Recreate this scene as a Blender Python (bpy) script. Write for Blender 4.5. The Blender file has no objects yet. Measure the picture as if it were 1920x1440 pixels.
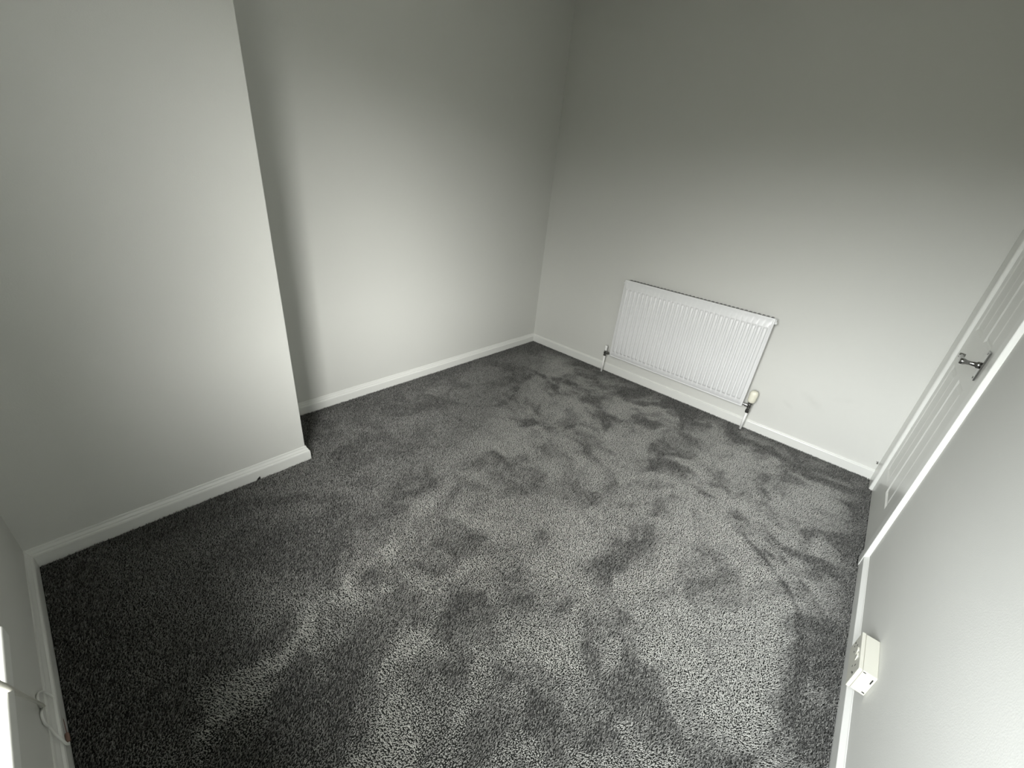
import bpy, bmesh, math, random
import numpy as np
from mathutils import Vector, Matrix

# ------------------------------------------------------------------ camera
sc = bpy.context.scene
col = sc.collection
R = [[0.7500908163047466, 0.6524707576548031, 0.10791514120199341],
     [0.3697562567875823, -0.27846910254803103, -0.8864170967961584],
     [-0.5483102022228972, 0.7047956223838665, -0.45013226145970053]]
cam_data = bpy.data.cameras.new('camera')
cam = bpy.data.objects.new('camera', cam_data)
col.objects.link(cam)
m = Matrix.Identity(4)
for i in range(3):
    m[i][0] = R[0][i]
    m[i][1] = -R[1][i]
    m[i][2] = -R[2][i]
m[0][3], m[1][3], m[2][3] = 2.1948522, -2.8615890, 1.3676683
cam.matrix_world = m
cam_data.sensor_width = 36.0
cam_data.lens = 36.0 * 777.37 / 1920.0
cam_data.shift_x = -24.774 / 1920.0
cam_data.shift_y = 0.2855 / 1920.0
cam_data.clip_start = 0.01
sc.camera = cam

# ------------------------------------------------------------------ world: overcast sky over dull ground
W = bpy.data.worlds.new('world')
sc.world = W
W.use_nodes = True
nt = W.node_tree
nt.nodes.clear()
wo = nt.nodes.new('ShaderNodeOutputWorld')
bg = nt.nodes.new('ShaderNodeBackground')
tc = nt.nodes.new('ShaderNodeTexCoord')
sep = nt.nodes.new('ShaderNodeSeparateXYZ')
ramp = nt.nodes.new('ShaderNodeValToRGB')
mr = nt.nodes.new('ShaderNodeMapRange')
mr.inputs['From Min'].default_value = -1
mr.inputs['From Max'].default_value = 1
nt.links.new(tc.outputs['Generated'], sep.inputs[0])
nt.links.new(sep.outputs['Z'], mr.inputs['Value'])
nt.links.new(mr.outputs['Result'], ramp.inputs['Fac'])
nt.links.new(ramp.outputs['Color'], bg.inputs['Color'])
nt.links.new(bg.outputs[0], wo.inputs[0])
SKY = [(0.0, (.05, .05, .04)), (0.50, (.06, .06, .05)), (0.535, (.10, .10, .09)),
       (0.574, (.87, .87, .84)), (0.65, (1.25, 1.25, 1.215)), (1.0, (1.25, 1.25, 1.23))]
cr = ramp.color_ramp
while len(cr.elements) < len(SKY):
    cr.elements.new(0.5)
for e, (p, c) in zip(cr.elements, SKY):
    e.position = p
    e.color = (*[v / 1.35 for v in c], 1)
# invented sky lobes light the walls; dark band stands in for camera operator's shade
at2 = nt.nodes.new('ShaderNodeMath')
at2.operation = 'ARCTAN2'
neg = nt.nodes.new('ShaderNodeMath')
neg.operation = 'MULTIPLY'
neg.inputs[1].default_value = -1
nt.links.new(sep.outputs['Y'], neg.inputs[0])
nt.links.new(sep.outputs['X'], at2.inputs[0])
nt.links.new(neg.outputs[0], at2.inputs[1])
az = nt.nodes.new('ShaderNodeMapRange')
az.inputs['From Min'].default_value = -math.pi / 2
az.inputs['From Max'].default_value = math.pi / 2
nt.links.new(at2.outputs[0], az.inputs['Value'])
sky_lobes = nt.nodes.new('ShaderNodeValToRGB')
LOBES = [(-60, .50), (-38, .70), (-20, 1.22), (-5, 1.32), (8, 1.04), (19, .68), (29, .52), (38, 1.10), (46, 2.0), (55, 1.35), (66, .74), (88, .55)]
ce = sky_lobes.color_ramp
ce.interpolation = 'B_SPLINE'
while len(ce.elements) < len(LOBES):
    ce.elements.new(0.5)
for e, (a, v) in zip(ce.elements, LOBES):
    e.position = (a + 90) / 180
    c = max(0.0, min(1.0, (10 - a) / 30))              # the sky is a little cooler on the door side
    e.color = (v / 2 * (1 - .035 * c), v / 2, v / 2 * (1 + .045 * c), 1)
mulc = nt.nodes.new('ShaderNodeMix')
mulc.data_type = 'RGBA'
mulc.blend_type = 'MULTIPLY'
mulc.inputs[0].default_value = 1
nt.links.new(az.outputs['Result'], sky_lobes.inputs['Fac'])
nt.links.new(sky_lobes.outputs['Color'], mulc.inputs[6])
nt.links.new(ramp.outputs['Color'], mulc.inputs[7])
nt.links.new(mulc.outputs[2], bg.inputs['Color'])
bg.inputs['Strength'].default_value = 9.7 * 2

# ------------------------------------------------------------------ room sizes (metres)
XL, XR = -0.015, 2.603          # side walls
YB, YF = 0.015, -3.134          # radiator wall, window wall
XC, YC = 0.395, -2.222          # chimney breast face and its far side
H = 2.50
WX0, WX1, WZ0, WZ1 = 1.53, 2.50, 0.75, 2.10     # window opening

# daylight portal in the window opening
pl = bpy.data.lights.new('window_portal', 'AREA')
pl.shape = 'RECTANGLE'
pl.size, pl.size_y = WX1 - WX0, WZ1 - WZ0
pl.cycles.is_portal = True
po = bpy.data.objects.new('window_portal', pl)
po.location = ((WX0 + WX1) / 2, YF - 0.15, (WZ0 + WZ1) / 2)
po.rotation_euler = (math.radians(90), 0, 0)
col.objects.link(po)

vs = sc.view_settings
vs.view_transform = 'Standard'
vs.look = 'None'
vs.gamma = 1
vs.exposure = 2.14
vs.use_curve_mapping = False
sc.cycles.max_bounces = 12
sc.cycles.diffuse_bounces = 8
sc.cycles.caustics_reflective = False

# ------------------------------------------------------------------ materials
def mat(name, color, rough=0.5, metal=0.0, bump=None, coat=0.0, spec=0.5, vary=None):
    mt = bpy.data.materials.new(name)
    mt.use_nodes = True
    n = mt.node_tree
    b = n.nodes['Principled BSDF']
    b.inputs['Base Color'].default_value = (*color, 1)
    b.inputs['Roughness'].default_value = rough
    b.inputs['Metallic'].default_value = metal
    b.inputs['Specular IOR Level'].default_value = spec
    b.inputs['Coat Weight'].default_value = coat
    t = n.nodes.new('ShaderNodeTexCoord')
    if vary:                      # slight mottling of the paint: (scale, amount)
        ns = n.nodes.new('ShaderNodeTexNoise')
        ns.inputs['Scale'].default_value = vary[0]
        ns.inputs['Detail'].default_value = 5
        mx = n.nodes.new('ShaderNodeMix')
        mx.data_type = 'RGBA'
        mx.inputs[6].default_value = (*[c * (1 - vary[1]) for c in color], 1)
        mx.inputs[7].default_value = (*[min(1, c * (1 + vary[1])) for c in color], 1)
        n.links.new(t.outputs['Object'], ns.inputs['Vector'])
        n.links.new(ns.outputs['Fac'], mx.inputs[0])
        n.links.new(mx.outputs[2], b.inputs['Base Color'])
    if bump:                      # (scale, strength, distance)
        ns = n.nodes.new('ShaderNodeTexNoise')
        ns.inputs['Scale'].default_value = bump[0]
        ns.inputs['Detail'].default_value = 4
        bp = n.nodes.new('ShaderNodeBump')
        bp.inputs['Strength'].default_value = bump[1]
        bp.inputs['Distance'].default_value = bump[2]
        n.links.new(t.outputs['Object'], ns.inputs['Vector'])
        n.links.new(ns.outputs['Fac'], bp.inputs['Height'])
        n.links.new(bp.outputs['Normal'], b.inputs['Normal'])
    return mt

WALLC = (0.60, 0.603, 0.572)
M_wall = mat('wall_paint', WALLC, 0.75, bump=(260, 0.35, 0.0008), spec=0.25, vary=(1.6, 0.012))
M_ceil = mat('ceiling_paint', (0.60, 0.60, 0.565), 0.9, bump=(180, 0.2, 0.001))
M_gloss = mat('white_gloss', (0.70, 0.705, 0.675), 0.28, bump=(35, 0.12, 0.0008), coat=0.15)
M_door = mat('door_gloss', (0.66, 0.665, 0.63), 0.30, bump=(240, 0.06, 0.0004), coat=0.1)
M_rad = mat('radiator_enamel', (0.70, 0.705, 0.705), 0.30, coat=0.2)
M_fin = mat('fin_shade', (0.24, 0.24, 0.235), 0.5)  # white fins darkened: shade between them put into the colour
M_chrome = mat('chrome', (0.42, 0.42, 0.42), 0.12, metal=1.0)
M_bright = mat('bright_chrome', (0.85, 0.85, 0.85), 0.22, metal=1.0)
M_steel = mat('dull_plated_brass', (0.25, 0.25, 0.24), 0.3, metal=1.0)
M_cream = mat('cream_plastic', (0.78, 0.76, 0.64), 0.4)
M_cap = mat('white_plastic_cap', (0.80, 0.80, 0.78), 0.4)
M_pipe = mat('painted_pipe', (0.82, 0.82, 0.80), 0.35)
M_sock = mat('aged_white_plastic', (0.60, 0.595, 0.525), 0.28, coat=0.2)
M_dark = mat('dark_slot', (0.02, 0.02, 0.02), 0.6)
M_upvc = mat('upvc', (0.82, 0.83, 0.83), 0.3)
M_cable = mat('off_white_cable', (0.55, 0.54, 0.48), 0.35)
M_copper = mat('brown_connector', (0.22, 0.13, 0.10), 0.4, metal=0.4)
M_black = mat('black_scrap', (0.01, 0.01, 0.01), 0.8)
M_back = mat('carpet_backing', (0.020, 0.021, 0.019), 0.95, bump=(300, 0.5, 0.002), spec=0.1)

glass = bpy.data.materials.new('window_glass')
glass.use_nodes = True
g = glass.node_tree
g.nodes.clear()
go = g.nodes.new('ShaderNodeOutputMaterial')
gm = g.nodes.new('ShaderNodeMixShader')
gt = g.nodes.new('ShaderNodeBsdfTransparent')
gg = g.nodes.new('ShaderNodeBsdfGlossy')
gg.inputs['Roughness'].default_value = 0.02
gl_ = g.nodes.new('ShaderNodeLayerWeight')      # Schlick reflection, the same on both faces of the pane
gl_.inputs['Blend'].default_value = 0.5
gp = g.nodes.new('ShaderNodeMath')
gp.operation = 'POWER'
gp.inputs[1].default_value = 5
gf = g.nodes.new('ShaderNodeMath')
gf.operation = 'MULTIPLY_ADD'
gf.inputs[1].default_value = 0.95
gf.inputs[2].default_value = 0.04
g.links.new(gl_.outputs['Facing'], gp.inputs[0])
g.links.new(gp.outputs[0], gf.inputs[0])
g.links.new(gf.outputs[0], gm.inputs[0])
g.links.new(gt.outputs[0], gm.inputs[1])
g.links.new(gg.outputs[0], gm.inputs[2])
g.links.new(gm.outputs[0], go.inputs[0])

# radiator-wall paint: the same paint with the faint scuffs beside the radiator
def scuffed(name, spots):
    mt = M_wall.copy()
    mt.name = name
    n = mt.node_tree
    b = n.nodes['Principled BSDF']
    base = b.inputs['Base Color'].links[0].from_socket
    t = n.nodes.new('ShaderNodeTexCoord')
    cur = base
    for (x, y, z, sx, sz, rot, amt) in spots:
        mp = n.nodes.new('ShaderNodeMapping')
        mp.vector_type = 'TEXTURE'
        mp.inputs['Location'].default_value = (x, y, z)
        mp.inputs['Rotation'].default_value = (0, rot, 0)
        mp.inputs['Scale'].default_value = (sx, 1, sz)
        gr = n.nodes.new('ShaderNodeTexGradient')
        gr.gradient_type = 'SPHERICAL'
        ns = n.nodes.new('ShaderNodeTexNoise')
        ns.inputs['Scale'].default_value = 40
        ns.inputs['Detail'].default_value = 6
        mu = n.nodes.new('ShaderNodeMath')
        mu.operation = 'MULTIPLY'
        mu2 = n.nodes.new('ShaderNodeMath')
        mu2.operation = 'MULTIPLY'
        mu2.inputs[1].default_value = amt
        mx = n.nodes.new('ShaderNodeMix')
        mx.data_type = 'RGBA'
        mx.inputs[7].default_value = (0.30, 0.30, 0.28, 1)
        n.links.new(t.outputs['Object'], mp.inputs['Vector'])
        n.links.new(mp.outputs[0], gr.inputs['Vector'])
        n.links.new(t.outputs['Object'], ns.inputs['Vector'])
        n.links.new(gr.outputs['Fac'], mu.inputs[0])
        n.links.new(ns.outputs['Fac'], mu.inputs[1])
        n.links.new(mu.outputs[0], mu2.inputs[0])
        n.links.new(mu2.outputs[0], mx.inputs[0])
        n.links.new(cur, mx.inputs[6])
        cur = mx.outputs[2]
    n.links.new(cur, b.inputs['Base Color'])
    return mt

# ------------------------------------------------------------------ helpers
def link(name, bm, material, parent=None, kind=None, smooth=False, bevel=None, loc=None):
    me = bpy.data.meshes.new(name)
    bmesh.ops.recalc_face_normals(bm, faces=bm.faces)
    bm.to_mesh(me)
    bm.free()
    o = bpy.data.objects.new(name, me)
    me.materials.append(material)
    col.objects.link(o)
    if smooth:
        for p in me.polygons:
            p.use_smooth = True
    if bevel:
        bv = o.modifiers.new('bevel', 'BEVEL')
        bv.width = bevel
        bv.segments = 3
        bv.limit_method = 'ANGLE'
        for p in me.polygons:
            p.use_smooth = True
        if hasattr(bv, 'harden_normals'):
            bv.harden_normals = True
    if parent:
        o.parent = parent
        o.matrix_parent_inverse = Matrix.Translation(-Vector(parent_world(parent)))
    if kind:
        o['kind'] = kind
    return o

def parent_world(p):
    return p.location if p.type == 'EMPTY' else (0, 0, 0)

def thing(name, label, cat, loc, group=None):
    o = bpy.data.objects.new(name, None)
    o.empty_display_size = 0.05
    o.location = loc
    col.objects.link(o)
    o['label'] = label
    o['category'] = cat
    if group:
        o['group'] = group
    return o

def tag(o, label, cat):
    o['label'] = label
    o['category'] = cat
    return o

def box(bm, x0, x1, y0, y1, z0, z1):
    x0, x1 = sorted((x0, x1)); y0, y1 = sorted((y0, y1)); z0, z1 = sorted((z0, z1))
    r = bmesh.ops.create_cube(bm, size=1)
    for v in r['verts']:
        v.co = Vector(((x0 + x1) / 2 + v.co.x * (x1 - x0), (y0 + y1) / 2 + v.co.y * (y1 - y0), (z0 + z1) / 2 + v.co.z * (z1 - z0)))
    return r['verts']

def lathe(bm, prof, base, axis=(0, 0, 1), n=24):
    """prof: list of (radius, height along axis)"""
    a = Vector(axis).normalized()
    u = a.orthogonal().normalized()
    w = a.cross(u)
    rings = []
    for r, h in prof:
        c = Vector(base) + a * h
        if r < 1e-6:
            rings.append([bm.verts.new(c)])
        else:
            rings.append([bm.verts.new(c + u * r * math.cos(2 * math.pi * k / n) + w * r * math.sin(2 * math.pi * k / n)) for k in range(n)])
    for A, B in zip(rings, rings[1:]):
        for k in range(n):
            k2 = (k + 1) % n
            if len(A) == 1 and len(B) > 1:
                bm.faces.new((A[0], B[k], B[k2]))
            elif len(B) == 1 and len(A) > 1:
                bm.faces.new((A[k], A[k2], B[0]))
            elif len(A) > 1:
                bm.faces.new((A[k], A[k2], B[k2], B[k]))

def tube(bm, pts, r, n=10, caps=True):
    """pts smoothed by Catmull-Rom; r may be number or list"""
    P = [Vector(p) for p in pts]
    out = []
    for i in range(len(P) - 1):
        p0 = P[max(i - 1, 0)]; p1 = P[i]; p2 = P[i + 1]; p3 = P[min(i + 2, len(P) - 1)]
        for k in range(8):
            t = k / 8
            out.append(0.5 * ((2 * p1) + (-p0 + p2) * t + (2 * p0 - 5 * p1 + 4 * p2 - p3) * t * t + (-p0 + 3 * p1 - 3 * p2 + p3) * t ** 3))
    out.append(P[-1])
    rings = []
    u = None
    for i, c in enumerate(out):
        d = (out[min(i + 1, len(out) - 1)] - out[max(i - 1, 0)]).normalized()
        if u is None:
            u = d.orthogonal().normalized()
        u = (u - d * u.dot(d)).normalized()
        w = d.cross(u)
        rings.append([bm.verts.new(c + (u * math.cos(2 * math.pi * k / n) + w * math.sin(2 * math.pi * k / n)) * r) for k in range(n)])
    for A, B in zip(rings, rings[1:]):
        for k in range(n):
            bm.faces.new((A[k], A[(k + 1) % n], B[(k + 1) % n], B[k]))
    if caps:
        bm.faces.new(rings[0]); bm.faces.new(rings[-1])

# ------------------------------------------------------------------ shell
T = 0.12
bm = bmesh.new(); box(bm, XL - T, XR + T, YF - 0.3, YB + T, -0.12, 0.0)
floor = link('floor', bm, M_back, kind='structure')
bm = bmesh.new(); box(bm, XL - T, XR + T, YF - 0.3, YB + T, H, H + 0.12)
link('ceiling', bm, M_ceil, kind='structure')
bm = bmesh.new(); box(bm, XL - T, XL, YC - 0.02, YB + T, 0, H)
link('wall_left', bm, M_wall, kind='structure')
M_wall_s = scuffed('wall_paint_scuffed', [(2.16, 0.015, 0.33, 0.10, 0.035, 0.5, 0.22),
                                          (2.05, 0.015, 0.26, 0.05, 0.02, 0.5, 0.20),
                                          (2.30, 0.015, 0.40, 0.09, 0.02, -0.3, 0.10)])
bm = bmesh.new(); box(bm, XL - T, XR + T, YB, YB + T, 0, H)
link('wall_back', bm, M_wall_s, kind='structure')
# chimney breast: rounded plaster arris
bm = bmesh.new(); box(bm, XL - T, XC, YF - 0.02, YC, 0, H)
link('wall_chimney', bm, M_wall, kind='structure', bevel=0.004)
# door wall with opening
DY0, DY1, DZ = -0.100, -0.785, 1.99
bm = bmesh.new()
box(bm, XR, XR + T, YB, DY0, 0, H)
box(bm, XR, XR + T, DY1, YF - 0.02, 0, H)
box(bm, XR, XR + T, DY0, DY1, DZ, H)
link('wall_right', bm, M_wall, kind='structure')
# window wall with opening
bm = bmesh.new()
box(bm, XC - 0.02, WX0, YF, YF - 0.16, 0, H)
box(bm, WX1, XR + T, YF, YF - 0.16, 0, H)
box(bm, WX0, WX1, YF, YF - 0.16, 0, WZ0)
box(bm, WX0, WX1, YF, YF - 0.16, WZ1, H)
link('wall_front', bm, M_wall, kind='structure')

# window: frame, glass, sill
bm = bmesh.new()
fy0, fy1 = YF - 0.07, YF - 0.135
box(bm, WX0, WX0 + .06, fy0, fy1, WZ0, WZ1)
box(bm, WX1 - .06, WX1, fy0, fy1, WZ0, WZ1)
box(bm, WX0 + .06, WX1 - .06, fy0, fy1, WZ0, WZ0 + .06)
box(bm, WX0 + .06, WX1 - .06, fy0, fy1, WZ1 - .06, WZ1)
win = link('window_1', bm, M_upvc, kind='structure')
bm = bmesh.new(); box(bm, WX0 + .06, WX1 - .06, YF - .10, YF - .104, WZ0 + .06, WZ1 - .06)
link('window_glass', bm, glass, win)
bm = bmesh.new(); box(bm, 1.497, 2.52, YF, -3.014, .745, .770)
box(bm, WX0 + .002, WX1 - .002, YF - .07, YF, .750, .770)
link('window_sill', bm, M_gloss, win, bevel=0.004)

# ------------------------------------------------------------------ skirting
PROF = [(.015, 0), (.015, .047), (.0135, .052), (.0095, .0555), (.0090, .0600), (.0070, .0640), (.0045, .0690), (.0040, .0740), (.0025, .0775), (0, .0780)]
PROF2 = [(.015, 0), (.015, .052), (.0143, .0535), (.003, .0640), (.0015, .0665), (0, .0670)]
def skirt(name, p0, p1, nrm, m0, m1, extra=None, prof=PROF):
    bm = bmesh.new()
    segs = [(p0, p1, nrm, m0, m1)] + (extra or [])
    for a, b, nn, ma, mb in segs:
        a = Vector((*a, 0)); b = Vector((*b, 0)); nn = Vector((*nn, 0)); d = (b - a).normalized()
        ra, rb = [], []
        for dep, z in prof + [(0, 0)]:
            ra.append(bm.verts.new(a + nn * dep + d * dep * ma + Vector((0, 0, z))))
            rb.append(bm.verts.new(b + nn * dep - d * dep * mb + Vector((0, 0, z))))
        k = len(ra)
        for i in range(k):
            bm.faces.new((ra[i], ra[(i + 1) % k], rb[(i + 1) % k], rb[i]))
        bm.faces.new(ra); bm.faces.new(rb)
    return link(name, bm, M_gloss, kind='structure')

skirt('baseboard_left', (XL, YB), (XL, YC), (1, 0), 1, 1)
skirt('baseboard_back', (XL, YB), (XR, YB), (0, -1), 1, 0, prof=[(.015, 0), (.015, .0585), (.0138, .0610), (.0075, .0635), (.0065, .0670), (.002, .0700), (0, .0705)])
skirt('baseboard_chimney', (XC, YC), (XC, YF), (1, 0), -1, 1,
      [((XL, YC), (XC, YC), (0, 1), 1, -1)])
skirt('baseboard_front', (XC, YF), (XR, YF), (0, 1), 1, 1)
skirt('baseboard_right', (XR, -0.843), (XR, YF), (-1, 0), 0, 1, prof=PROF2)

# ------------------------------------------------------------------ door frame (architrave) and door
AF = 2.582                               # architrave front
def arch_bar(bm, ya, yb_, z0, z1, inner, AF=AF):
    """vertical moulded bar; 'inner' is the y of the edge on the door side"""
    s = 1 if inner == ya else -1
    e0, e1 = (ya, yb_)
    w = abs(e1 - e0)
    dirn = (e1 - e0) / w if inner == e0 else (e0 - e1) / w
    start = inner
    pts = [(XR, 0), (AF + .0065, 0), (AF + .003, .0015), (AF + .0005, .006), (AF, .010), (AF, w - .003), (AF + .001, w - .001), (AF + .003, w), (XR, w)]
    A = [bm.verts.new((x, start + dirn * t, z0)) for x, t in pts]
    B = [bm.verts.new((x, start + dirn * t, z1)) for x, t in pts]
    for i in range(len(A)):
        j = (i + 1) % len(A)
        bm.faces.new((A[i], A[j], B[j], B[i]))
    bm.faces.new(A); bm.faces.new(B)
bm = bmesh.new()
arch_bar(bm, -0.120, 0.0145, 0.0, 2.06, -0.120)
link('trim_1', bm, M_gloss, kind='structure')
bm = bmesh.new()
arch_bar(bm, -0.772, -0.843, 0.0, 2.06, -0.772, 2.5855)
link('trim_2', bm, M_gloss, kind='structure')
bm = bmesh.new()
box(bm, AF, XR, -0.1195, -0.7725, 1.975, 2.06)
link('trim_3', bm, M_gloss, kind='structure', bevel=0.004)
# lining behind the door edges
bm = bmesh.new()
box(bm, XR - .001, XR + T, -0.100, -0.1215, 0, 1.99)
box(bm, XR - .001, XR + T, -0.7705, -0.785, 0, 1.99)
box(bm, XR - .001, XR + T, -0.1215, -0.7705, 1.972, 1.99)
link('trim_4', bm, M_gloss, kind='structure')

# six-panel door leaf, front face as a relief
DF = 2.5985
dy0, dy1, dz0, dz1 = -0.123, -0.769, 0.006, 1.970
rects = [(-.185, -.355), (-.445, -.615)]
zr = [(.185, .800), (.965, 1.58), (1.66, 1.86)]
def relief(y, z):
    for (a, b) in rects:
        for (c, d) in zr:
            t = min(a - y, y - b, z - c, d - z)
            if t > 0:
                if t < .010: return -.0055 * (t / .010)
                if t < .014: return -.0055
                if t < .028:
                    s = (t - .014) / .014
                    return -.0055 + .0045 * s
                return -.001
    return 0.0
def lines(lo, hi, rs, step):
    L = {lo, hi}
    for a, b in rs:
        a, b = sorted((a, b))
        for t in (0, .010, .014, .028):
            L.add(round(a + t, 5)); L.add(round(b - t, 5))
    return sorted(L)
ys = lines(dy1, dy0, rects, .05)
zs = lines(dz0, dz1, zr, .05)
bm = bmesh.new()
grid = [[bm.verts.new((DF - relief(y, z), y, z)) for z in zs] for y in ys]
for i in range(len(ys) - 1):
    for j in range(len(zs) - 1):
        q = (grid[i][j], grid[i + 1][j], grid[i + 1][j + 1], grid[i][j + 1])
        # triangulate so that mitres run from the panel corners
        ha = [v.co.x for v in q]
        if abs((ha[0] + ha[2]) - (ha[1] + ha[3])) > 1e-6:
            if abs(ha[0] - ha[2]) > abs(ha[1] - ha[3]):
                bm.faces.new((q[0], q[1], q[2])); bm.faces.new((q[0], q[2], q[3]))
            else:
                bm.faces.new((q[0], q[1], q[3])); bm.faces.new((q[1], q[2], q[3]))
        else:
            bm.faces.new(q)
DB = DF + .038
bk = [bm.verts.new((DB, y, z)) for y, z in ((ys[0], zs[0]), (ys[-1], zs[0]), (ys[-1], zs[-1]), (ys[0], zs[-1]))]
bm.faces.new(bk)
bm.faces.new([g_[0] for g_ in grid] + [bk[1], bk[0]])
bm.faces.new([g_[-1] for g_ in grid] + [bk[2], bk[3]])
bm.faces.new(grid[0] + [bk[3], bk[0]])
bm.faces.new(grid[-1] + [bk[2], bk[1]])
door = link('door_1', bm, M_door, kind='structure')

# lever handle on a slim backplate
bm = bmesh.new()
box(bm, DF, DF - .006, -0.636, -0.676, .862, .975)
hp = link('door_handle', bm, M_chrome, door, bevel=0.0025)
hp['label'] = 'chrome lever handle on a slim backplate'
bm = bmesh.new()
HY, HZ = -0.656, .918
lathe(bm, [(0, 0), (.0125, 0), (.0125, .010), (.0085, .014), (.0075, .030), (.0085, .040), (.0115, .046), (.0115, .058), (.009, .060), (0, .060)], (DF - .005, HY, HZ), (-1, 0, 0), 24)
link('handle_neck', bm, M_chrome, hp, smooth=True)
bm = bmesh.new()
tube(bm, [(DF - .054, HY, HZ), (DF - .0545, HY + .03, HZ), (DF - .054, HY + .07, HZ + .001), (DF - .052, HY + .098, HZ + .001)], .0075, 14)
lathe(bm, [(0, 0), (.0095, 0), (.0095, .010), (.008, .018), (0, .018)], (DF - .060, HY + .098, HZ + .001), (1, 0, 0), 18)
link('handle_lever', bm, M_chrome, hp, smooth=True)
for zz in (.870, .966):
    bm = bmesh.new()
    lathe(bm, [(0, 0), (.0045, 0), (.004, .001), (0, .0013)], (DF - .006, HY, zz), (-1, 0, 0), 14)
    link('handle_screw', bm, M_steel, hp)

# ------------------------------------------------------------------ radiator
rad = thing('radiator', 'white fluted panel radiator hung low on the wall across from the window', 'radiator', (1.317, 0.0, 0.0))
rx0, rx1, rz0, rz1, ry = .813, 1.8216, .1665, .7665, -.0727
N = 30
pitch = (rx1 - rx0 - .036) / N
def flute(x, z):
    u = (x - rx0 - .018) / pitch
    if u < 0 or u > N: return 0.0
    f = u - math.floor(u)
    s = abs(f - .5) * 2                       # 0 at crest centre, 1 between
    w = 1 - min(1, max(0, (s - .50) / .30))
    w = w * w * (3 - 2 * w)
    e = min(z - (rz0 + .042), (rz1 - .058) - z)
    t = min(1, max(0, e / .014)); t = t * t * (3 - 2 * t)
    return w * t
xs = [rx0, rx0 + .003, rx0 + .008, rx0 + .010, rx0 + .012]
for k in range(N):
    for f in (0, .10, .15, .20, .25, .5, .75, .80, .85, .90):
        xs.append(rx0 + .018 + (k + f) * pitch)
xs += [rx1 - .018, rx1 - .012, rx1 - .010, rx1 - .008, rx1 - .003, rx1]
def edge(v, lo, hi):
    t = min(v - lo, hi - v)
    if t < .003: return .0035 * (1 - t / .003)      # rolled rim
    if .0078 <= t <= .0105: return .0022            # pressed seam just inside the rim
    return 0.0
zz_ = [rz0, rz0 + .003, rz0 + .008, rz0 + .010, rz0 + .012, rz0 + .042, rz0 + .0455, rz0 + .049, rz0 + .0525, rz0 + .056, rz0 + .2, rz0 + .35,
       rz1 - .072, rz1 - .0685, rz1 - .065, rz1 - .0615, rz1 - .058, rz1 - .012, rz1 - .010, rz1 - .008, rz1 - .003, rz1]
bm = bmesh.new()
gv = []
for x in xs:
    row = []
    for z in zz_:
        y = ry + .0095 - .0095 * flute(x, z) + max(edge(x, rx0, rx1), edge(z, rz0, rz1))
        row.append(bm.verts.new((x, y, z)))
    gv.append(row)
for i in range(len(xs) - 1):
    for j in range(len(zz_) - 1):
        bm.faces.new((gv[i][j], gv[i + 1][j], gv[i + 1][j + 1], gv[i][j + 1]))
# return edges to the back of the panel
yb_ = ry + .0145
def strip(vs_):
    back = [bm.verts.new((v.co.x, yb_, v.co.z)) for v in vs_]
    for i in range(len(vs_) - 1):
        bm.faces.new((vs_[i], vs_[i + 1], back[i + 1], back[i]))
    return back
strip([r_[0] for r_ in gv]); strip([r_[-1] for r_ in gv]); strip(gv[0]); strip(gv[-1])
bk = [bm.verts.new(p) for p in ((rx0, yb_, rz0), (rx1, yb_, rz0), (rx1, yb_, rz1), (rx0, yb_, rz1))]
bm.faces.new(bk)
bmesh.ops.remove_doubles(bm, verts=bm.verts, dist=1e-6)
link('front_panel', bm, M_rad, rad, smooth=True)
# convector fins behind the panel: a square-wave sheet
bm = bmesh.new()
fz0, fz1 = rz0 + .035, rz1 - .003
fy_a, fy_b = yb_ + .0025, yb_ + .050
nf = 76
fp = []
for k in range(nf):
    x = rx0 + .02 + k * (rx1 - rx0 - .04) / (nf - 1)
    h = (rx1 - rx0 - .04) / (nf - 1)
    if k % 2 == 0: fp += [(x, fy_a), (x + h * .35, fy_b)]
    else: fp += [(x, fy_b), (x + h * .35, fy_a)]
A = [bm.verts.new((x, y, fz0)) for x, y in fp]
B = [bm.verts.new((x, y, fz1)) for x, y in fp]
for i in range(len(A) - 1):
    bm.faces.new((A[i], A[i + 1], B[i + 1], B[i]))
fin = link('convector_fins', bm, M_fin, rad)
sm = fin.modifiers.new('thickness', 'SOLIDIFY'); sm.thickness = .0026; sm.offset = 0
# hanging brackets
for bx in (rx0 + .14, rx1 - .14):
    bm = bmesh.new()
    box(bm, bx - .015, bx + .015, fy_b + .001, .0145, rz0 + .05, rz1 - .08)
    link('wall_bracket', bm, M_rad, rad)
# top right vent and back tab
bm = bmesh.new()
lathe(bm, [(0, 0), (.010, 0), (.010, .010), (.0085, .014), (.006, .016), (0, .016)], (rx1 - .002, ry + .016, rz1 - .026), (1, 0, 0), 20)
link('air_vent', bm, M_rad, rad, smooth=True, bevel=None)
bm = bmesh.new()
box(bm, rx1 - .006, rx1 + .006, ry + .018, ry + .046, rz1 - .022, rz1 - .006)
link('end_tab', bm, M_rad, rad, bevel=0.001)
bm = bmesh.new()
lathe(bm, [(0, 0), (.010, 0), (.010, .006), (.008, .008), (0, .008)], (rx0 + .002, ry + .020, rz1 - .026), (-1, 0, 0), 20)
link('blanking_plug', bm, M_rad, rad)

VY = -.052
def pipe(x, ztop):
    bm = bmesh.new()
    lathe(bm, [(0, .0090), (.0078, .0090), (.0078, ztop), (0, ztop)], (x, VY, 0), (0, 0, 1), 20)
    link('pipe', bm, M_pipe, rad, smooth=True)
pipe(.771, .155); pipe(1.862, .145)
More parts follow.
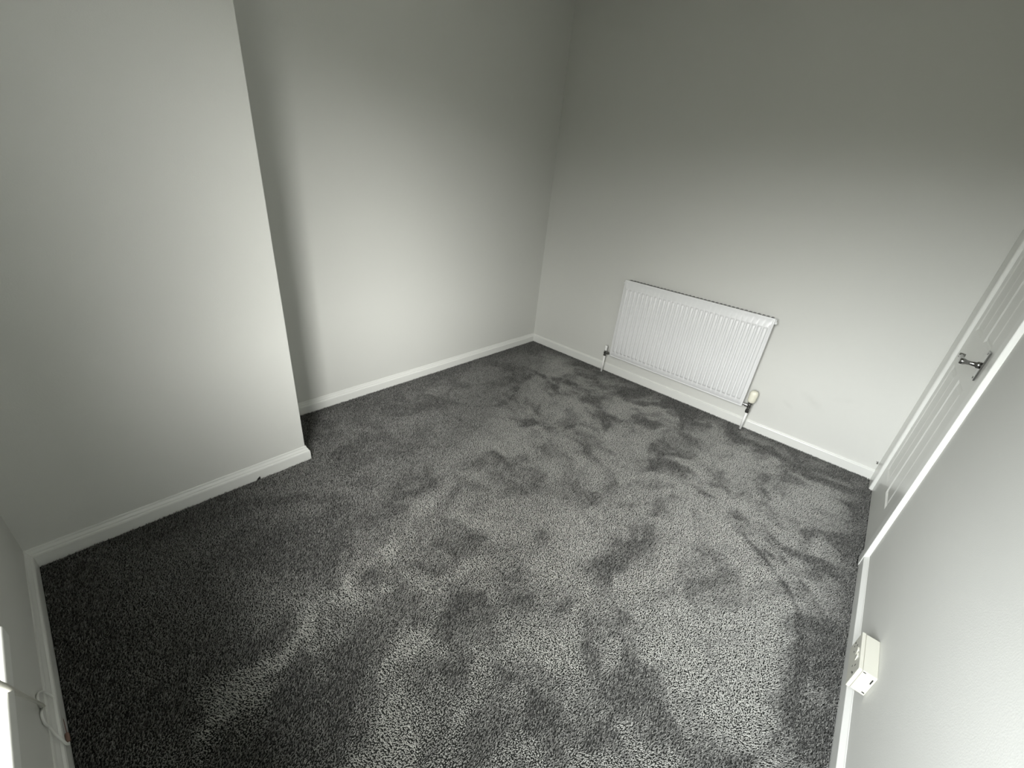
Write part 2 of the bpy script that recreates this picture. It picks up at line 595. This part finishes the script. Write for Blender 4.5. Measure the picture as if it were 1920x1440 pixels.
# lockshield valve on the left
bm = bmesh.new()
lathe(bm, [(0, .150), (.0115, .150), (.0115, .164), (.009, .166), (.0125, .172), (.0125, .184), (.009, .188), (.009, .196), (0, .196)], (.771, VY, 0), (0, 0, 1), 6)
lathe(bm, [(0, 0), (.0085, 0), (.0085, .012), (.0115, .014), (.0115, .026), (.008, .028), (.008, .050), (0, .050)], (.771, VY, .178), (1, 0, 0), 12)
v1 = link('lockshield_valve', bm, M_steel, rad)
bm = bmesh.new()
lathe(bm, [(0, .194), (.0105, .194), (.0112, .200), (.0105, .228), (.0085, .234), (0, .235)], (.771, VY, 0), (0, 0, 1), 18)
c1 = link('valve_cap', bm, M_cap, v1, smooth=True)
c1['label'] = 'white plastic cap'
# thermostatic valve on the right
bm = bmesh.new()
lathe(bm, [(0, .138), (.012, .138), (.0135, .142), (.0135, .156), (.010, .159), (.010, .170), (.013, .174), (.013, .196), (.010, .200), (.0145, .204), (.0145, .216), (0, .216)], (1.862, VY, 0), (0, 0, 1), 12)
v2 = link('thermostatic_valve', bm, M_steel, rad)
bm = bmesh.new()
lathe(bm, [(0, 0), (.0085, 0), (.0085, .010), (.0125, .012), (.0125, .024), (.0085, .026), (.0085, .044), (0, .044)], (1.858, VY, .186), (-1, 0, 0), 12)
t2 = link('valve_tail', bm, M_bright, v2)
t2['label'] = 'bright chrome tail'
bm = bmesh.new()
n = 28
prof = [(0, .214), (.0175, .214), (.0215, .220), (.0240, .232), (.0255, .250), (.0258, .266), (.0245, .280), (.0205, .290), (.0140, .2955), (0, .297)]
lathe(bm, prof, (1.862, VY, 0), (0, 0, 1), n)
for v in bm.verts:                             # grip ribs round the head
    r_ = math.hypot(v.co.x - 1.862, v.co.y - VY)
    if .225 < v.co.z < .280 and r_ > .01:
        a = math.atan2(v.co.y - VY, v.co.x - 1.862)
        s = 1 - (.05 if round(a / (2 * math.pi / n)) % 2 else 0)
        v.co.x = 1.862 + (v.co.x - 1.862) * s; v.co.y = VY + (v.co.y - VY) * s
h2 = link('valve_head', bm, M_cream, v2, smooth=True)
h2['label'] = 'cream plastic thermostat head'

# ------------------------------------------------------------------ double socket on a surface box
sx0, sx1 = XR, 2.558
sy0, sy1, sz0, sz1 = -1.490, -1.638, .140, .226
sk = thing('wall_socket', 'white double socket in a surface box just above the skirting by the door', 'socket', (XR, (sy0 + sy1) / 2, sz0))
bm = bmesh.new()
box(bm, XR, sx1 + .0105, sy0 - .001, sy1 + .001, sz0 + .001, sz1 - .001)
bb = link('back_box', bm, M_sock, sk, bevel=0.002)
bm = bmesh.new()
box(bm, sx1 + .010, sx1, sy0, sy1, sz0, sz1)
fpz = link('faceplate', bm, M_sock, sk, bevel=0.0022)
ym = (sy0 + sy1) / 2
for dy in (.0115, -.0115):
    bm = bmesh.new()
    vsx = box(bm, sx1 + .001, sx1 - .0035, ym + dy - .006, ym + dy + .006, sz1 - .036, sz1 - .014)
    for v in vsx:
        if v.co.x < sx1 and v.co.z < sz1 - .02: v.co.x += .0028
    link('rocker_switch', bm, M_sock, fpz, bevel=0.0008)
for dy in (.040, -.040):
    bm = bmesh.new()
    box(bm, sx1 - .0002, sx1 + .002, ym + dy - .002, ym + dy + .002, sz1 - .034, sz1 - .026)
    box(bm, sx1 - .0002, sx1 + .002, ym + dy - .0145, ym + dy - .0085, sz1 - .052, sz1 - .048)
    box(bm, sx1 - .0002, sx1 + .002, ym + dy + .0085, ym + dy + .0145, sz1 - .052, sz1 - .048)
    link('pin_holes', bm, M_dark, fpz)
for dy in (.060, -.060):
    bm = bmesh.new()
    lathe(bm, [(0, 0), (.0035, 0), (.003, .0008), (0, .001)], (sx1, ym + dy, (sz0 + sz1) / 2), (-1, 0, 0), 12)
    link('fixing_screw', bm, M_steel, fpz)
# cable knock-outs on the end
bm = bmesh.new()
box(bm, XR - .006, XR - .0085, sy1 - .0018, sy1 - .0006, sz1 - .030, sz1 - .012)
link('knockout_slot', bm, M_dark, bb)
bm = bmesh.new()
box(bm, XR - .004, XR - .010, sy1 - .0018, sy1 - .0006, sz0 + .012, sz0 + .0145)
link('knockout_slot', bm, M_dark, bb)
bm = bmesh.new()
box(bm, sx1 + .012, sx1 + .018, sy1 - .0018, sy1 - .0006, sz1 - .0045, sz1 - .0025)
link('knockout_slot', bm, M_dark, bb)

# ------------------------------------------------------------------ aerial cable under the window
cab = thing('aerial_cable', 'thin off-white cable running down from the window sill to the skirting', 'cable', (1.06, YF + .02, 0.0))
bm = bmesh.new()
tube(bm, [(2.12, -3.055, .7735), (2.04, -3.03, .785), (1.95, -2.995, .88), (1.86, -2.984, .960), (1.7654, -2.9827, .955), (1.7084, -2.9898, .8809), (1.5119, -3.0351, .6581), (1.2437, -3.0941, .3393), (1.1206, -3.1188, .1826), (1.064, -3.1305, .104)], .0030, 10)
link('cable_run', bm, M_cable, cab, smooth=True)
lp = thing('cable_loop', 'painted-over loop of cable with a brown plug, stuck along the skirting under the window', 'cable', (1.08, YF + .02, 0.0))
bm = bmesh.new()
tube(bm, [(1.064, -3.1305, .106), (1.076, -3.1305, .122), (1.070, -3.1305, .139), (1.044, -3.1305, .132), (1.015, -3.1290, .098), (1.012, -3.1250, .076), (1.022, -3.1205, .066)], .0026, 8)
tube(bm, [(1.066, -3.1305, .108), (1.100, -3.1305, .128), (1.119, -3.1305, .116), (1.119, -3.1290, .092), (1.134, -3.1250, .078), (1.146, -3.1200, .064), (1.153, -3.1165, .050), (1.150, -3.1155, .038), (1.140, -3.1155, .035)], .0026, 8)
link('painted_cable', bm, M_gloss, lp, smooth=True)
bm = bmesh.new()
lathe(bm, [(0, 0), (.0030, 0), (.0040, .004), (.0040, .020), (.0028, .024), (.0010, .025), (.0007, .060), (0, .066)], (1.142, -3.1150, .036), (-.97, .0, .18), 12)
cn = link('plug', bm, M_copper, lp, smooth=True)
cn['label'] = 'brown metal aerial plug with a thin wire'

# ------------------------------------------------------------------ small bits
bm = bmesh.new()
lathe(bm, [(0, 0), (.0045, .0), (.0045, .002), (.0022, .003), (.0022, .022), (.0042, .023), (.0036, .026), (0, .026)], (2.572, YB, .118), (0, -1, 0), 12)
tag(link('screw', bm, M_steel), 'small metal screw sticking out of the wall low beside the door frame', 'screw')
bm = bmesh.new()
a = [(.4105, -2.452, .004), (.4105, -2.436, .004), (.4110, -2.437, .018), (.4105, -2.443, .013)]
f = [bm.verts.new(p) for p in a]; b2 = [bm.verts.new((p[0] + .004, p[1], p[2])) for p in a]
bm.faces.new(f); bm.faces.new(b2)
for i in range(4):
    bm.faces.new((f[i], f[(i + 1) % 4], b2[(i + 1) % 4], b2[i]))
tag(link('carpet_scrap', bm, M_black), 'tiny black scrap standing against the skirting of the chimney breast', 'scrap')

# ------------------------------------------------------------------ carpet pile: real leaning tufts
rng = np.random.default_rng(7)
def vnoise(x, y, scale, seed):
    r = np.random.default_rng(seed)
    tab = r.random((256, 256))
    X = x * scale + 50; Y = y * scale + 50
    xi = np.floor(X).astype(int); yi = np.floor(Y).astype(int)
    fx = X - xi; fy = Y - yi
    fx = fx * fx * (3 - 2 * fx); fy = fy * fy * (3 - 2 * fy)
    g00 = tab[xi % 256, yi % 256]; g10 = tab[(xi + 1) % 256, yi % 256]
    g01 = tab[xi % 256, (yi + 1) % 256]; g11 = tab[(xi + 1) % 256, (yi + 1) % 256]
    return (g00 * (1 - fx) + g10 * fx) * (1 - fy) + (g01 * (1 - fx) + g11 * fx) * fy
def fbm(x, y, scale, seed, octv=4):
    s = 0; a = 1; t = 0
    for k in range(octv):
        s = s + a * vnoise(x, y, scale * 2 ** k, seed + k); t += a; a *= .55
    return s / t
SP = 0.0041
gx = np.arange(XL + .017, XR - .0, SP)
gy = np.arange(YF + .017, YB - .014, SP)
GX, GY = np.meshgrid(gx, gy)
GX = GX.ravel() + rng.uniform(-.5, .5, GX.size) * SP * .9
GY = GY.ravel() + rng.uniform(-.5, .5, GY.size) * SP * .9
keep = (GX > XL + .0165) & (GX < XR - .0165) & (GY > YF + .0165) & (GY < YB - .0165)
keep &= ~((GX < XC + .0175) & (GY < YC + .0175))
keep |= (GX > XR - .02) & (GX < XR - .006) & (GY < -.123) & (GY > -.768)
keep &= ~((GX > AF - .003) & (((GY > -.123) & (GY < .02)) | ((GY < -.768) & (GY > -.847))))
for px_ in (.771, 1.862):
    keep &= ((GX - px_) ** 2 + (GY - VY) ** 2) > .0095 ** 2
GX, GY = GX[keep], GY[keep]
n = GX.size
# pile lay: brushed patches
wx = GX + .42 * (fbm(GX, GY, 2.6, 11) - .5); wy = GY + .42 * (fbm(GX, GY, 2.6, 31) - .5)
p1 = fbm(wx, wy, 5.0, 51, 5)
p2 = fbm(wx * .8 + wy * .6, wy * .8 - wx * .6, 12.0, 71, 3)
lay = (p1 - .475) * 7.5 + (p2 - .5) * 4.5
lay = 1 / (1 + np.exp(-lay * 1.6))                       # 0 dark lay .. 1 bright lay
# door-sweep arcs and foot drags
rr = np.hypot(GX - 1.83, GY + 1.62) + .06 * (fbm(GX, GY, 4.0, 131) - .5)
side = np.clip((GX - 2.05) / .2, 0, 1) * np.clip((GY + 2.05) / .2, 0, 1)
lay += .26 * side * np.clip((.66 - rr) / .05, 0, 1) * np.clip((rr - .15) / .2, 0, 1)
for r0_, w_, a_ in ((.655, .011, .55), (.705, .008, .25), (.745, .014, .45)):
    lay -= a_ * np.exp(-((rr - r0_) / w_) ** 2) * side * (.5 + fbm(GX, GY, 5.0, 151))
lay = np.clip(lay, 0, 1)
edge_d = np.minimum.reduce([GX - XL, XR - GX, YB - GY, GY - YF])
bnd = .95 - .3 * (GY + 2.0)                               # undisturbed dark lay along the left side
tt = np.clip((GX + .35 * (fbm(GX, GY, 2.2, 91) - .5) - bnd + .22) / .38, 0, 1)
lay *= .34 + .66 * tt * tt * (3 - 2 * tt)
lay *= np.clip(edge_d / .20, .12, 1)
hgt = .0085 * rng.uniform(.75, 1.15, n)
base_ang = np.where(True, math.radians(90) + (lay) * math.radians(-180), 0)   # lay=1 leans toward the window, 0 away
lean = .0052 + .0015 * np.abs(lay - .5)
ang = base_ang + rng.normal(0, .75, n)
dx = np.cos(ang) * lean * rng.uniform(.4, 1.4, n); dyy = np.sin(ang) * lean * rng.uniform(.4, 1.4, n)
curl = rng.uniform(0, 2 * math.pi, n)
rad_ = .00135 * rng.uniform(.8, 1.25, n)
V = np.zeros((n, 7, 3), np.float32)
rot = rng.uniform(0, 2 * math.pi, n)
for k in range(3):
    a_ = rot + k * 2 * math.pi / 3
    V[:, k, 0] = GX + np.cos(a_) * rad_ * 1.1; V[:, k, 1] = GY + np.sin(a_) * rad_ * 1.1; V[:, k, 2] = .0
    a2 = a_ + .9
    V[:, 3 + k, 0] = GX + dx * .35 + np.cos(curl) * .0010 + np.cos(a2) * rad_
    V[:, 3 + k, 1] = GY + dyy * .35 + np.sin(curl) * .0010 + np.sin(a2) * rad_
    V[:, 3 + k, 2] = hgt * .62
V[:, 6, 0] = GX + dx; V[:, 6, 1] = GY + dyy; V[:, 6, 2] = hgt
# keep tips inside the room
V[:, :, 0] = np.minimum(V[:, :, 0], XR - .004)
F = []
for k in range(3):
    k2 = (k + 1) % 3
    F.append([k, k2, 3 + k2]); F.append([k, 3 + k2, 3 + k])
for k in range(3):
    F.append([3 + k, 3 + (k + 1) % 3, 6])
F = np.array(F)
faces = (F[None] + (np.arange(n) * 7)[:, None, None]).reshape(-1, 3)
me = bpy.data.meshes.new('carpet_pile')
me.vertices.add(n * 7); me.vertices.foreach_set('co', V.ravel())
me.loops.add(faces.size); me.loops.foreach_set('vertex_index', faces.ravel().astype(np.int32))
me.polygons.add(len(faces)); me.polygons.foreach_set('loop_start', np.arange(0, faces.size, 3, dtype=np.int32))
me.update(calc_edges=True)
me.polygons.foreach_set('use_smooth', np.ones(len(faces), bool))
# yarn tone: dark and pale strands, plus the lay's light/shade put into colour
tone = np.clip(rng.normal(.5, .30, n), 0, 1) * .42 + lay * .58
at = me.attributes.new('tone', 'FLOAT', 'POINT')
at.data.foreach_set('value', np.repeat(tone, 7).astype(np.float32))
M_pile = bpy.data.materials.new('charcoal_yarn')
M_pile.use_nodes = True
pn = M_pile.node_tree
pb = pn.nodes['Principled BSDF']
pb.inputs['Roughness'].default_value = .75
pb.inputs['Specular IOR Level'].default_value = .3
pb.inputs['Sheen Weight'].default_value = .25
pb.inputs['Sheen Roughness'].default_value = .5
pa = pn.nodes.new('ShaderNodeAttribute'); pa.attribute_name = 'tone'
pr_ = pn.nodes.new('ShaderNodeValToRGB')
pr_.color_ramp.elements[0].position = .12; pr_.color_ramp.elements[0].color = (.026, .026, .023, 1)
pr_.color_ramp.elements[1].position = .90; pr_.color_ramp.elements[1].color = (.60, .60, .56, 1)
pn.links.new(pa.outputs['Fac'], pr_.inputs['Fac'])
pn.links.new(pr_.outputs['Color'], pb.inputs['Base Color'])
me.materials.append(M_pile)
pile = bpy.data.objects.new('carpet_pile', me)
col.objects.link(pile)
pile['kind'] = 'stuff'
pile['label'] = 'charcoal grey twist-pile carpet with brushed lighter patches covering the floor'
pile['category'] = 'carpet'
